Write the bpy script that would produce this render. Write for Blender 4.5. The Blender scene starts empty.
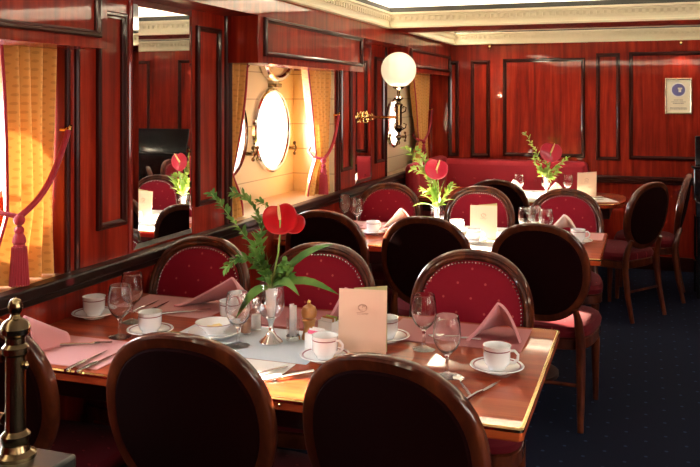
import bpy, math, random
from mathutils import Vector, Matrix, Euler
R = math.radians
SC = bpy.context.scene
COL = SC.collection
random.seed(7)

# ------------------------------------------------------------------ camera, world, sun, lights, exposure
YAW = R(19.4); F_PX = 840.0; EYE = 1.54; HOR = 98.0
cd = bpy.data.cameras.new('camera'); cam = bpy.data.objects.new('camera', cd); COL.objects.link(cam)
cam.location = (0, 0, EYE); cam.rotation_euler = (R(90), 0, YAW)
cd.sensor_width = 36; cd.lens = F_PX / 700 * 36; cd.shift_y = -(233.5 - HOR) / 700
cd.clip_start = .05
SC.camera = cam
W = bpy.data.worlds.new('world'); SC.world = W; W.use_nodes = True
W.node_tree.nodes['Background'].inputs[0].default_value = (1, .97, .92, 1)
W.node_tree.nodes['Background'].inputs[1].default_value = 2.5
SC.view_settings.view_transform = 'Standard'; SC.view_settings.look = 'None'
SC.view_settings.gamma = 1; SC.view_settings.use_curve_mapping = False
SC.view_settings.exposure = 1.3
SC.cycles.max_bounces = 8; SC.cycles.transparent_max_bounces = 24
SC.cycles.sample_clamp_indirect = 6; SC.cycles.caustics_reflective = False; SC.cycles.caustics_refractive = False

def aim(o, d): o.rotation_euler = Vector(d).to_track_quat('-Z', 'Y').to_euler()
def light(name, kind, loc, d, energy, color, **kw):
    l = bpy.data.lights.new(name, kind); l.energy = energy; l.color = color
    for k, v in kw.items(): setattr(l, k, v)
    o = bpy.data.objects.new(name, l); COL.objects.link(o); o.location = loc; aim(o, d); return o
light('sun', 'SUN', (-6, 3, 4), (1.35, -.10, -.59), 60, (1, .85, .60), angle=R(2.0))
# daylight outside the portholes
for y0, y1, e in ((1.1, 2.8, 75), (4.0, 5.4, 60), (6.6, 7.6, 60)):
    light('daylight_port', 'AREA', (-2.75, (y0+y1)/2, 1.4), (1, 0, -.05), e, (.93, .96, 1), shape='RECTANGLE', size=(y1-y0), size_y=1.0)
# fill lights added outside the unseen starboard window openings
for y in (-.6, 1.6):
    light('starboard_fill', 'AREA', (3.5, y, 1.45), (-1, 0, -.1), 15, (1, .86, .68), shape='RECTANGLE', size=1.5, size_y=.9)
# cove lamps hidden behind the cornices, shining up on the white tray ceilings
WARM = (1, .86, .66)
T1 = (-1.79, 2.2, -2.2, 5.95); T2 = (-1.76, 2.2, 6.46, 8.04)
for (x0, x1, y0, y1), e in ((T1, 34), (T2, 15)):
    for c, sx, sy, k in (((x0-.05, (y0+y1)/2), .06, y1-y0, 1), ((x1+.05, (y0+y1)/2), .06, y1-y0, 1),
                      (((x0+x1)/2, y1+.05), x1-x0, .06, .55), (((x0+x1)/2, y0-.05), x1-x0, .06, .55)):
        l = light('cove_lamp', 'AREA', (c[0], c[1], 2.215), (0, 0, 1), e*k, WARM, shape='RECTANGLE', size=sx, size_y=sy)
        l.rotation_euler = (math.pi, 0, 0)

# ------------------------------------------------------------------ materials
def newmat(name):
    m = bpy.data.materials.new(name); m.use_nodes = True
    return m, m.node_tree, m.node_tree.nodes['Principled BSDF']
def simple(name, col, rough=.5, metal=0, coat=0, emit=None, spec=.5, trans=0, sheen=0, sss=0):
    m, t, b = newmat(name)
    b.inputs['Base Color'].default_value = (*col, 1); b.inputs['Roughness'].default_value = rough
    b.inputs['Metallic'].default_value = metal; b.inputs['Coat Weight'].default_value = coat
    b.inputs['Coat Roughness'].default_value = .05
    b.inputs['Specular IOR Level'].default_value = spec
    b.inputs['Sheen Weight'].default_value = sheen
    b.inputs['Transmission Weight'].default_value = trans
    if emit: b.inputs['Emission Color'].default_value = (*emit[0], 1); b.inputs['Emission Strength'].default_value = emit[1]
    return m
def ramp(t, stops):
    r = t.nodes.new('ShaderNodeValToRGB'); e = r.color_ramp.elements
    while len(e) < len(stops): e.new(.5)
    for k, (p, c) in enumerate(stops): e[k].position = p; e[k].color = (*c, 1)
    return r
def wood(name, dark, mid, light_, scale=(14, 14, .9), rough=.22, coat=.6, coatr=.03, mottle=.9, spec=.12):
    m, t, b = newmat(name)
    tc = t.nodes.new('ShaderNodeTexCoord'); mp = t.nodes.new('ShaderNodeMapping'); mp.inputs['Scale'].default_value = scale
    n = t.nodes.new('ShaderNodeTexNoise'); n.inputs['Scale'].default_value = 1.6; n.inputs['Detail'].default_value = 7; n.inputs['Roughness'].default_value = .62; n.inputs['Distortion'].default_value = .5
    r = ramp(t, [(.28, dark), (.5, mid), (.72, light_)])
    t.links.new(tc.outputs['Object'], mp.inputs[0]); t.links.new(mp.outputs[0], n.inputs['Vector']); t.links.new(n.outputs['Fac'], r.inputs[0])
    n2 = t.nodes.new('ShaderNodeTexNoise'); n2.inputs['Scale'].default_value = 2.2; n2.inputs['Detail'].default_value = 3
    t.links.new(tc.outputs['Object'], n2.inputs['Vector'])
    r2 = ramp(t, [(.3, (mottle*.72,)*3), (.7, (1, 1, 1))])
    t.links.new(n2.outputs['Fac'], r2.inputs[0])
    mx = t.nodes.new('ShaderNodeMix'); mx.data_type = 'RGBA'; mx.blend_type = 'MULTIPLY'; mx.inputs[0].default_value = 1
    t.links.new(r.outputs[0], mx.inputs[6]); t.links.new(r2.outputs[0], mx.inputs[7]); t.links.new(mx.outputs[2], b.inputs['Base Color'])
    b.inputs['Roughness'].default_value = rough; b.inputs['Coat Weight'].default_value = coat; b.inputs['Coat Roughness'].default_value = coatr
    b.inputs['Specular IOR Level'].default_value = spec
    return m
def dots(t, a, b_, s, rad, coord='Object'):
    """1 inside a small dot of a staggered grid over the coordinates a and b_"""
    tc = t.nodes.new('ShaderNodeTexCoord'); sp = t.nodes.new('ShaderNodeSeparateXYZ'); t.links.new(tc.outputs[coord], sp.inputs[0])
    def M(op, x, y=None):
        n = t.nodes.new('ShaderNodeMath'); n.operation = op
        for k, v in enumerate((x, y)):
            if v is None: continue
            if isinstance(v, (int, float)): n.inputs[k].default_value = v
            else: t.links.new(v, n.inputs[k])
        return n.outputs[0]
    A, B = sp.outputs[a], sp.outputs[b_]
    u = M('SUBTRACT', M('FRACT', M('DIVIDE', M('ADD', A, B), s)), .5)
    v = M('SUBTRACT', M('FRACT', M('DIVIDE', M('SUBTRACT', A, B), s)), .5)
    d = M('ADD', M('MULTIPLY', u, u), M('MULTIPLY', v, v))
    return M('LESS_THAN', d, rad*rad)
def dotted(name, base, dot, a, b_, s, rad, rough=.8, sheen=.3, noise=.0):
    m, t, b = newmat(name)
    f = dots(t, a, b_, s, rad)
    mx = t.nodes.new('ShaderNodeMix'); mx.data_type = 'RGBA'
    mx.inputs[6].default_value = (*base, 1); mx.inputs[7].default_value = (*dot, 1)
    t.links.new(f, mx.inputs[0]); t.links.new(mx.outputs[2], b.inputs['Base Color'])
    b.inputs['Roughness'].default_value = rough; b.inputs['Sheen Weight'].default_value = sheen; b.inputs['Specular IOR Level'].default_value = .15
    n = t.nodes.new('ShaderNodeTexNoise'); n.inputs['Scale'].default_value = 220; bp = t.nodes.new('ShaderNodeBump'); bp.inputs['Strength'].default_value = .15
    t.links.new(n.outputs['Fac'], bp.inputs['Height']); t.links.new(bp.outputs[0], b.inputs['Normal'])
    return m
M = {}
M['wall'] = wood('red_mahogany_lacquer', (.12, .005, .002), (.27, .013, .004), (.42, .034, .010), rough=.5, coat=.55)
M['mould'] = simple('dark_moulding_lacquer', (.035, .005, .003), .4, coat=.7, spec=.1)
M['sillwood'] = simple('dark_sill_lacquer', (.012, .005, .004), .4, coat=.35, spec=.1)
M['table'] = wood('table_mahogany', (.22, .026, .007), (.40, .056, .014), (.54, .11, .026), scale=(.9, 12, 12), rough=.45, coat=.65, coatr=.02)
M['dark'] = simple('dark_table_base', (.02, .006, .004), .35, coat=.2)
M['frame'] = wood('chair_walnut', (.03, .006, .003), (.085, .016, .006), (.17, .042, .013), scale=(9, 9, 3), rough=.4, coat=.8, coatr=.06)
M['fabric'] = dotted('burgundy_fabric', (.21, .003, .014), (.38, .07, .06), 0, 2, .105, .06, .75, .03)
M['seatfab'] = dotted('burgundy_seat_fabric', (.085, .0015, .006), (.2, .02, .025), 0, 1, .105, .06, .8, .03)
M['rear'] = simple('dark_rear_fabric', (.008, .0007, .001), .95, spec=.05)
M['sofa'] = simple('crimson_velvet', (.32, .003, .014), .75, sheen=.02)
M['carpet'] = dotted('navy_carpet', (.001, .0032, .015), (.02, .04, .09), 0, 1, .17, .065, .95, 0)
M['cream'] = simple('cream_cornice_paint', (.74, .66, .47), .5)
M['white'] = simple('white_ceiling_paint', (.86, .84, .78), .6)
M['gapshade'] = simple('painted_gap_shade', (.035, .035, .03), .7)  # dark colour standing in for the shade above the cornice lip
M['brass'] = simple('polished_brass', (.80, .55, .22), .16, metal=1)
M['oldbrass'] = simple('aged_brass', (.22, .16, .085), .22, metal=1)
M['chrome'] = simple('chrome', (.78, .77, .74), .12, metal=1)
M['silver'] = simple('silver_cutlery', (.80, .79, .76), .16, metal=1)
M['mirror'] = simple('mirror_silver', (.92, .92, .91), .01, metal=1)
M['china'] = simple('white_porcelain', (.90, .91, .91), .12, coat=.5)
M['chinaband'] = simple('maroon_band', (.22, .03, .05), .3)
M['pink'] = simple('pink_linen', (.62, .27, .29), .85, sheen=.2)
M['pinkmat'] = simple('pink_placemat_linen', (.56, .25, .25), .8, sheen=.1)
M['darkmat'] = simple('dusky_placemat_linen', (.38, .12, .13), .6)
M['linen'] = simple('white_linen', (.86, .84, .80), .85)
M['runner'] = simple('pale_blue_runner', (.60, .69, .76), .45)
M['card'] = simple('pinkish_cream_card', (.78, .56, .42), .7)
M['crest'] = simple('crest_ink', (.42, .20, .15), .6)
M['gold_rope'] = simple('crimson_rope', (.34, .008, .025), .7, sheen=.2)
M['globe'] = simple('opal_globe', (.95, .92, .85), .25, emit=((1, .80, .50), .28))
M['soil'] = simple('wet_stems', (.12, .22, .06), .5)
M['spathe'] = simple('anthurium_red', (.42, .004, .010), .3, coat=.25)
M['spathepink'] = simple('anthurium_rose', (.50, .018, .05), .35, coat=.2)
M['spadix'] = simple('spadix_cream', (.75, .52, .22), .5)
M['stem'] = simple('green_stem', (.22, .34, .08), .5)
M['black'] = simple('black_lacquer', (.012, .012, .013), .12, coat=.8)
M['mill'] = simple('beech_pepper_mill', (.55, .24, .07), .35, coat=.4)
M['salt'] = simple('salt', (.85, .80, .74), .9)
M['pepper'] = simple('ground_pepper', (.40, .20, .12), .9)
M['paper'] = simple('paper_sachet', (.86, .82, .80), .7)
M['rosepaper'] = simple('rose_sachet', (.72, .12, .24), .7)
M['butter'] = simple('butter', (.85, .70, .30), .45)
M['vellum'] = simple('certificate_paper', (.85, .79, .62), .6)
M['sealblue'] = simple('blue_seal', (.10, .10, .28), .5)
M['ink'] = simple('printed_ink', (.16, .14, .11), .7)
M['hullpaint'] = None

def leafmat(name, a, b2):
    m, t, b = newmat(name)
    n = t.nodes.new('ShaderNodeTexNoise'); n.inputs['Scale'].default_value = 14; tc = t.nodes.new('ShaderNodeTexCoord')
    r = ramp(t, [(.35, a), (.65, b2)]); t.links.new(tc.outputs['Object'], n.inputs['Vector']); t.links.new(n.outputs['Fac'], r.inputs[0])
    tr = t.nodes.new('ShaderNodeBsdfTranslucent'); mx = t.nodes.new('ShaderNodeMixShader'); mx.inputs[0].default_value = .3
    t.links.new(r.outputs[0], b.inputs['Base Color']); t.links.new(r.outputs[0], tr.inputs[0]); b.inputs['Roughness'].default_value = .35
    t.links.new(b.outputs[0], mx.inputs[1]); t.links.new(tr.outputs[0], mx.inputs[2]); t.links.new(mx.outputs[0], t.nodes['Material Output'].inputs[0])
    return m
M['leaf'] = leafmat('leaf_green', (.05, .16, .03), (.16, .34, .07))
M['leafpale'] = leafmat('leaf_yellow_green', (.22, .38, .06), (.48, .58, .14))

def glassmat(name, tint, edge):
    m, t, b = newmat(name)
    lw = t.nodes.new('ShaderNodeLayerWeight'); lw.inputs[0].default_value = .35
    tr = t.nodes.new('ShaderNodeBsdfTransparent'); gl = t.nodes.new('ShaderNodeBsdfGlossy'); gl.inputs['Roughness'].default_value = .02
    r = ramp(t, [(0, tint), (.55, tint), (1, edge)]); t.links.new(lw.outputs['Facing'], r.inputs[0]); t.links.new(r.outputs[0], tr.inputs[0])
    r2 = ramp(t, [(0, (.07,)*3), (.5, (.14,)*3), (1, (.75,)*3)]); t.links.new(lw.outputs['Facing'], r2.inputs[0])
    mx = t.nodes.new('ShaderNodeMixShader'); t.links.new(r2.outputs[0], mx.inputs[0]); t.links.new(tr.outputs[0], mx.inputs[1]); t.links.new(gl.outputs[0], mx.inputs[2])
    t.links.new(mx.outputs[0], t.nodes['Material Output'].inputs[0]); return m
M['glass'] = simple('clear_tableware_glass', (1, 1, 1), 0, trans=1)
M['glass'].node_tree.nodes['Principled BSDF'].inputs['IOR'].default_value = 1.36
_t = M['glass'].node_tree; _tr = _t.nodes.new('ShaderNodeBsdfTransparent'); _ms = _t.nodes.new('ShaderNodeMixShader'); _ms.inputs[0].default_value = .08
_t.links.new(_t.nodes['Principled BSDF'].outputs[0], _ms.inputs[1]); _t.links.new(_tr.outputs[0], _ms.inputs[2]); _t.links.new(_ms.outputs[0], _t.nodes['Material Output'].inputs[0])
M['pane'] = glassmat('porthole_pane', (.97, .98, .99), (.9, .92, .95))

def curtainmat():
    m, t, b = newmat('gold_damask')
    f = dots(t, 1, 2, .03, .25)
    mx = t.nodes.new('ShaderNodeMix'); mx.data_type = 'RGBA'; mx.inputs[6].default_value = (.68, .34, .08, 1); mx.inputs[7].default_value = (.56, .26, .055, 1)
    t.links.new(f, mx.inputs[0]); t.links.new(mx.outputs[2], b.inputs['Base Color']); b.inputs['Roughness'].default_value = .6; b.inputs['Sheen Weight'].default_value = .2
    tr = t.nodes.new('ShaderNodeBsdfTranslucent'); t.links.new(mx.outputs[2], tr.inputs[0])
    ms = t.nodes.new('ShaderNodeMixShader'); ms.inputs[0].default_value = .05
    t.links.new(b.outputs[0], ms.inputs[1]); t.links.new(tr.outputs[0], ms.inputs[2]); t.links.new(ms.outputs[0], t.nodes['Material Output'].inputs[0]); return m
M['curtain'] = curtainmat()
def hullmat():
    m, t, b = newmat('cream_hull_planking')
    tc = t.nodes.new('ShaderNodeTexCoord'); sp = t.nodes.new('ShaderNodeSeparateXYZ'); t.links.new(tc.outputs['Object'], sp.inputs[0])
    d = t.nodes.new('ShaderNodeMath'); d.operation = 'DIVIDE'; d.inputs[1].default_value = .17; t.links.new(sp.outputs[2], d.inputs[0])
    fr = t.nodes.new('ShaderNodeMath'); fr.operation = 'FRACT'; t.links.new(d.outputs[0], fr.inputs[0])
    lt = t.nodes.new('ShaderNodeMath'); lt.operation = 'LESS_THAN'; lt.inputs[1].default_value = .035; t.links.new(fr.outputs[0], lt.inputs[0])
    mx = t.nodes.new('ShaderNodeMix'); mx.data_type = 'RGBA'; mx.inputs[6].default_value = (.74, .64, .44, 1); mx.inputs[7].default_value = (.42, .32, .2, 1)
    t.links.new(lt.outputs[0], mx.inputs[0]); t.links.new(mx.outputs[2], b.inputs['Base Color']); b.inputs['Roughness'].default_value = .45; return m
M['hullpaint'] = hullmat()

# ------------------------------------------------------------------ mesh helpers
class MB:
    def __init__(s): s.v = []; s.f = []
    def add(s, vs, fs):
        o = len(s.v); s.v += [tuple(v) for v in vs]; s.f += [tuple(i + o for i in f) for f in fs]; return s
    def box(s, x0, x1, y0, y1, z0, z1):
        v = [(x, y, z) for z in (z0, z1) for y in (y0, y1) for x in (x0, x1)]
        return s.add(v, [(0, 2, 3, 1), (4, 5, 7, 6), (0, 1, 5, 4), (2, 6, 7, 3), (0, 4, 6, 2), (1, 3, 7, 5)])
    def obox(s, c, ax, ay, az):
        c, ax, ay, az = map(Vector, (c, ax, ay, az))
        v = [c + ax*i + ay*j + az*k for k in (-1, 1) for j in (-1, 1) for i in (-1, 1)]
        return s.add(v, [(0, 2, 3, 1), (4, 5, 7, 6), (0, 1, 5, 4), (2, 6, 7, 3), (0, 4, 6, 2), (1, 3, 7, 5)])
    def loops(s, ls, closed_u=True, closed_v=False, cap=False):
        n = len(ls[0]); v = [p for l in ls for p in l]; f = []
        L = len(ls)
        for i in range(L if closed_v else L - 1):
            for j in range(n if closed_u else n - 1):
                a = i*n + j; b = i*n + (j+1) % n; c = ((i+1) % L)*n + (j+1) % n; d = ((i+1) % L)*n + j
                f.append((a, b, c, d))
        if cap: f.append(tuple(reversed(range(n)))); f.append(tuple((L-1)*n + j for j in range(n)))
        return s.add(v, f)
    def lathe(s, prof, c=(0, 0, 0), n=24, cap=True):
        return s.loops([[(c[0]+r*math.cos(2*math.pi*k/n), c[1]+r*math.sin(2*math.pi*k/n), c[2]+z) for k in range(n)] for r, z in prof], cap=cap)
    def tube(s, pts, r, n=8, cap=True):
        pts = [Vector(p) for p in pts]; rs = r if isinstance(r, (list, tuple)) else [r]*len(pts)
        ls = []; up = None
        for i, p in enumerate(pts):
            t = (pts[min(i+1, len(pts)-1)] - pts[max(i-1, 0)]).normalized()
            if up is None:
                up = Vector((0, 0, 1)) if abs(t.z) < .9 else Vector((1, 0, 0))
            a = t.cross(up)
            a = a.normalized() if a.length > 1e-6 else Vector((1, 0, 0)); b = a.cross(t).normalized(); up = b
            ls.append([p + (a*math.cos(2*math.pi*k/n) + b*math.sin(2*math.pi*k/n))*rs[i] for k in range(n)])
        return s.loops(ls, cap=cap)
    def sphere(s, c, r, n=12, sz=1):
        m = max(5, n//2 + 1)
        return s.lathe([(max(r*math.sin(math.pi*i/m), 1e-4), -r*sz*math.cos(math.pi*i/m)) for i in range(m+1)], c, n)
    def grid(s, fn, nu, nv):
        v = [fn(i/nu, j/nv) for i in range(nu+1) for j in range(nv+1)]
        return s.add(v, [(i*(nv+1)+j, (i+1)*(nv+1)+j, (i+1)*(nv+1)+j+1, i*(nv+1)+j+1) for i in range(nu) for j in range(nv)])
    def rectframe(s, P, u0, u1, v0, v1, prof):
        """moulding round a rectangle; P(u, v, h) maps to space, prof = (inset, height)"""
        ls = [[P(u0+t, v0+t, h), P(u1-t, v0+t, h), P(u1-t, v1-t, h), P(u0+t, v1-t, h)] for t, h in prof]
        return s.loops(ls, closed_v=True)
    def xf(s, mat):
        s.v = [tuple(mat @ Vector(p)) for p in s.v]; return s
    def build(s, name, mat, parent=None, smooth=True, bevel=0, kind=None, label=None, loc=None, solid=0, sub=0):
        me = bpy.data.meshes.new(name); me.from_pydata(s.v, [], s.f); me.update()
        import bmesh
        b = bmesh.new(); b.from_mesh(me); bmesh.ops.recalc_face_normals(b, faces=b.faces)
        if smooth:
            for e in b.edges:
                if len(e.link_faces) == 2 and e.calc_face_angle(0) > R(35): e.smooth = False
            for f in b.faces: f.smooth = True
        b.to_mesh(me); b.free()
        me.materials.append(mat)
        o = bpy.data.objects.new(name, me); COL.objects.link(o)
        if parent: o.parent = parent
        if loc: o.location = loc
        if solid: md = o.modifiers.new('s', 'SOLIDIFY'); md.thickness = solid; md.offset = 0
        if sub: md = o.modifiers.new('u', 'SUBSURF'); md.levels = sub; md.render_levels = sub
        if bevel: md = o.modifiers.new('b', 'BEVEL'); md.width = bevel; md.segments = 2; md.limit_method = 'ANGLE'
        if kind: o['kind'] = kind
        if label: o['label'] = label
        return o
def thing(name, label, cat, loc=(0, 0, 0), rz=0, group=None):
    o = bpy.data.objects.new(name, None); COL.objects.link(o); o.location = loc; o.rotation_euler = (0, 0, rz); o.empty_display_size = .05
    o['label'] = label; o['category'] = cat
    if group: o['group'] = group
    return o
def tag(o, label, cat, group=None, loc=None, rz=None):
    o['label'] = label; o['category'] = cat
    if group: o['group'] = group
    if loc: o.location = loc
    if rz is not None: o.rotation_euler = (0, 0, rz)
    return o
def struct(name, mb, mat, **k): return mb.build(name, mat, kind='structure', **k)
def copytree(o, parent=None, **kw):
    kids = [c for c in bpy.data.objects if c.parent == o]
    c = o.copy(); COL.objects.link(c)
    if parent: c.parent = parent
    for k in kids: copytree(k, c)
    return c
def dup(o, label, loc, rz=0, group=None):
    c = copytree(o); c.location = loc; c.rotation_euler = (0, 0, rz); c['label'] = label
    if group: c['group'] = group
    return c
USED = set()
def place(proto, label, loc, rz=0, group=None):
    """the first call moves the prototype itself, later calls copy it"""
    if proto.name not in USED:
        USED.add(proto.name); proto.location = loc; proto.rotation_euler = (0, 0, rz); proto['label'] = label
        if group: proto['group'] = group
        return proto
    return dup(proto, label, loc, rz, group)

# ------------------------------------------------------------------ room shell
HUL = -2.30; WL = -1.99; PEL = -1.81; YB = 8.10; XR = 3.0; YF = -2.5; ZC = 2.06
SILL = .906
struct('floor', MB().box(-2.6, XR+.1, YF-.1, YB+.3, -.05, 0), M['carpet'])

# ceiling: wooden soffit with two tray openings
cb = MB()
cb.box(-2.5, T1[0], YF-.1, YB+.2, ZC, ZC+.02)
cb.box(T1[1], XR+.1, YF-.1, YB+.2, ZC, ZC+.02)
cb.box(T1[0], T1[1], T1[3], T2[2], ZC, ZC+.02)
cb.box(T1[0], T1[1], T2[3], YB+.2, ZC, ZC+.02)
cb.box(T1[0], T1[1], YF-.1, T1[2], ZC, ZC+.02)
cb.box(T1[0], T2[0], T2[2], T2[3], ZC, ZC+.02)
ce = struct('ceiling', cb, M['wall'], smooth=False)
tb = MB()
for (x0, x1, y0, y1) in (T1, T2):
    g = .16
    tb.box(x0-g, x1+g, y0-g, y1+g, 2.30, 2.34)
    tb.box(x0-g-.02, x0-g, y0-g, y1+g, 2.08, 2.3); tb.box(x1+g, x1+g+.02, y0-g, y1+g, 2.08, 2.3)
    tb.box(x0-g, x1+g, y0-g-.02, y0-g, 2.08, 2.3); tb.box(x0-g, x1+g, y1+g, y1+g+.02, 2.08, 2.3)
tb.build('tray_ceiling', M['white'], ce, smooth=False)
for k, (x0, x1, y0, y1) in enumerate((T1, T2)):
    mb = MB()
    prof = [(0.0, 2.055), (.018, 2.055), (.018, 2.068), (.012, 2.072), (.005, 2.09), (0.0, 2.115), (.004, 2.135), (.014, 2.138), (.014, 2.150), (.028, 2.154), (.028, 2.168), (-.02, 2.168), (-.02, 2.055)]
    mb.rectframe(lambda u, v, h: (u, v, h), x0, x1, y0, y1, prof)
    # dentils
    d = .045
    n = int((x1-x0)/d)
    for i in range(n):
        x = x0 + (i+.5)*d; mb.box(x-.011, x+.011, y1-.016, y1-.0, 2.108, 2.136)
    n = int((y1-y0)/d)
    for i in range(n):
        y = y0 + (i+.5)*d
        if y > 1.5: mb.box(x0, x0+.016, y-.011, y+.011, 2.108, 2.136)
    o = struct('trim_%d' % (k+1), mb, M['cream'], smooth=False)
    gb = MB().rectframe(lambda u, v, h: (u, v, h), x0-.022, x1+.022, y0-.022, y1+.022, [(0, 2.168), (.03, 2.168), (.03, 2.205), (0, 2.205)])  # solid dark band, painted shade between cornice and tray ceiling
    gb.build('gap_shade_band', M['gapshade'], o, smooth=False)

# back wall, right wall, rear wall
def Yp(px, Y=YB):   # world X at wall Y for a photo column, used once to lay the panels out
    t = (px-350)/F_PX; return Y*(-math.sin(YAW)+math.cos(YAW)*t)/(math.cos(YAW)+math.sin(YAW)*t)
def Zp(py, Z): return EYE - (py-HOR)*Z/F_PX
wb = struct('wall_back', MB().box(-2.5, XR+.1, YB, YB+.12, 0, 2.1), M['wall'])
PROF = [(t_*.85, h_) for t_, h_ in [(0, 0), (0, .016), (.008, .024), (.022, .024), (.030, .014), (.040, .010), (.040, 0)]]
def back_panel(x0, x1, z0, z1, Y=YB, parent=wb):
    mb = MB().rectframe(lambda u, v, h: (u, Y-h, v), x0, x1, z0, z1, PROF); return mb.build('panel_moulding', M['mould'], parent, smooth=False)
back_panel(Yp(448.5), Yp(459), .97, 1.90)
back_panel(Yp(471), Yp(490), .97, 1.905)
back_panel(Yp(503), Yp(585), .985, 1.915)
YR = YB - .07
wr = struct('wall_back_right', MB().box(Yp(588, YR), XR, YR, YB, 0, 2.06), M['wall'])
back_panel(Yp(596, YR), Yp(620, YR), .97, 1.95, YR, wr)
back_panel(Yp(629, YR), Yp(629, YR)+1.0, .985, 1.955, YR, wr)
back_panel(1.22, 1.42, .97, 1.95, YR, wr); back_panel(1.52, 2.6, .985, 1.955, YR, wr)
cr = MB().box(Yp(590, YR), XR, YR-.035, YR, .80, .835).box(Yp(590, YR), XR, YR-.02, YR, .765, .80)
struct('trim_3', cr, M['mould'], bevel=.006)
struct('baseboard_back', MB().box(-1.9, XR, YR-.02, YR+.03, 0, .12), M['mould'])
# unseen starboard wall, its window openings added to let fill light in
rw = MB()
WY = [(-1.35, .15), (.85, 2.35)]
rw.box(XR, XR+.1, YF, YB, 0, .95); rw.box(XR, XR+.1, YF, YB, 1.9, 2.1)
ys = [YF] + [v for p in WY for v in p] + [YB]
for i in range(0, len(ys), 2): rw.box(XR, XR+.1, ys[i], ys[i+1], .95, 1.9)
struct('wall_right', rw, M['wall'], smooth=False)
aw = MB().box(-2.5, XR+.1, YF-.1, YF, 0, .95).box(-2.5, XR+.1, YF-.1, YF, 1.95, 2.1).box(-2.5, XR+.1, YF-.1, YF, .95, 1.95)
struct('wall_rear', aw, M['wall'], smooth=False)

# left wall: dado, pillars, frieze, with window niches between the pillars
lw = MB()
lw.box(HUL-.2, WL, YF, YB, 0, .86)
PILL = [(YF, .45), (2.53, 3.82), (5.36, 6.55), (8.0, YB)]
for a, b in PILL: lw.box(HUL, WL, a, b, .86, ZC)
wl = struct('wall_left', lw, M['wall'], smooth=False)
fr = MB().box(HUL, PEL, YF, YB, 1.95, ZC+.002)
fr.build('frieze', M['wall'], wl, smooth=False)
struct('trim_4', MB().box(WL, WL+.06, YF, YB, .865, .906).box(WL, WL+.035, YF, YB, .835, .865), M['sillwood'], bevel=.008)
NICHE = [(.45, 2.53), (3.82, 5.36), (6.55, 8.0)]
sl = MB()
for a, b in NICHE: sl.box(HUL, WL, a, b, .86, .90)
sl.build('niche_sill', simple('niche_sill_paint', (.46, .34, .22), .3, coat=.3), wl, smooth=False)
# panel mouldings on the pillars
PROF2 = [(t_*.75, h_*.85) for t_, h_ in PROF]
def left_panel(y0, y1, z0, z1, X=WL, parent=wl, prof=PROF2):
    return MB().rectframe(lambda u, v, h: (X+h, u, v), y0, y1, z0, z1, prof).build('panel_moulding', M['mould'], parent, smooth=False)
left_panel(2.715, 2.90, 1.03, 1.88); left_panel(3.47, 3.70, 1.03, 1.88)
left_panel(5.44, 5.66, 1.03, 1.86); left_panel(6.22, 6.44, 1.03, 1.86)
def post_moulding(y, r=.014): MB().tube([(WL, y, SILL), (WL, y, 1.95)], r, 10).build('post_moulding', M['mould'], wl)
for y in (2.545, 2.60, 3.77, 3.815, 5.375, 5.42, 6.52): post_moulding(y)
MB().tube([(WL, 2.935, SILL), (WL, 2.935, 1.95)], .012, 10).build('post_moulding', M['wall'], wl)

# outboard hull wall with round porthole openings
PORT = [(1.62, 1.33, .255, HUL), (2.33, 1.33, .255, HUL), (4.34, 1.33, .26, HUL), (4.98, 1.33, .26, HUL), (7.10, 1.32, .205, -2.10)]
hb = MB()
def cell(mb, X, y0, y1, z0, z1, cy, cz, r, depth=.10, n=48):
    out, inn, back = [], [], []
    for k in range(n):
        a = 2*math.pi*k/n; c, s_ = math.cos(a), math.sin(a)
        q = min(((y1-cy)/c if c > 1e-9 else (y0-cy)/c if c < -1e-9 else 1e9), ((z1-cz)/s_ if s_ > 1e-9 else (z0-cz)/s_ if s_ < -1e-9 else 1e9))
        out.append((X, cy+q*c, cz+q*s_)); inn.append((X, cy+r*c, cz+r*s_)); back.append((X-depth, cy+r*c, cz+r*s_))
    # square the corners
    for (yy, zz) in ((y0, z0), (y0, z1), (y1, z0), (y1, z1)):
        k = min(range(n), key=lambda i: (out[i][1]-yy)**2+(out[i][2]-zz)**2); out[k] = (X, yy, zz)
    mb.loops([out, inn, back])
segs = [(YF, 1.27, None), (1.27, 1.97, 0), (1.97, 2.69, 1), (2.69, 4.0, None), (4.0, 4.70, 2), (4.70, 5.45, 3), (5.45, YB, None)]
for a, b, k in segs:
    if k is None:
        y1 = b if b < 6 else 6.5
        hb.add([(HUL, a, .8), (HUL, y1, .8), (HUL, y1, 2.1), (HUL, a, 2.1)], [(0, 1, 2, 3)])
    else:
        cy, cz, r, X = PORT[k]; cell(hb, X, a, b, .8, 2.1, cy, cz, r)
cell(hb, -2.10, 6.4, 8.1, .8, 2.1, *PORT[4][:3], depth=.08)
ho = struct('wall_outboard', hb, M['hullpaint'], smooth=False)

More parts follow.
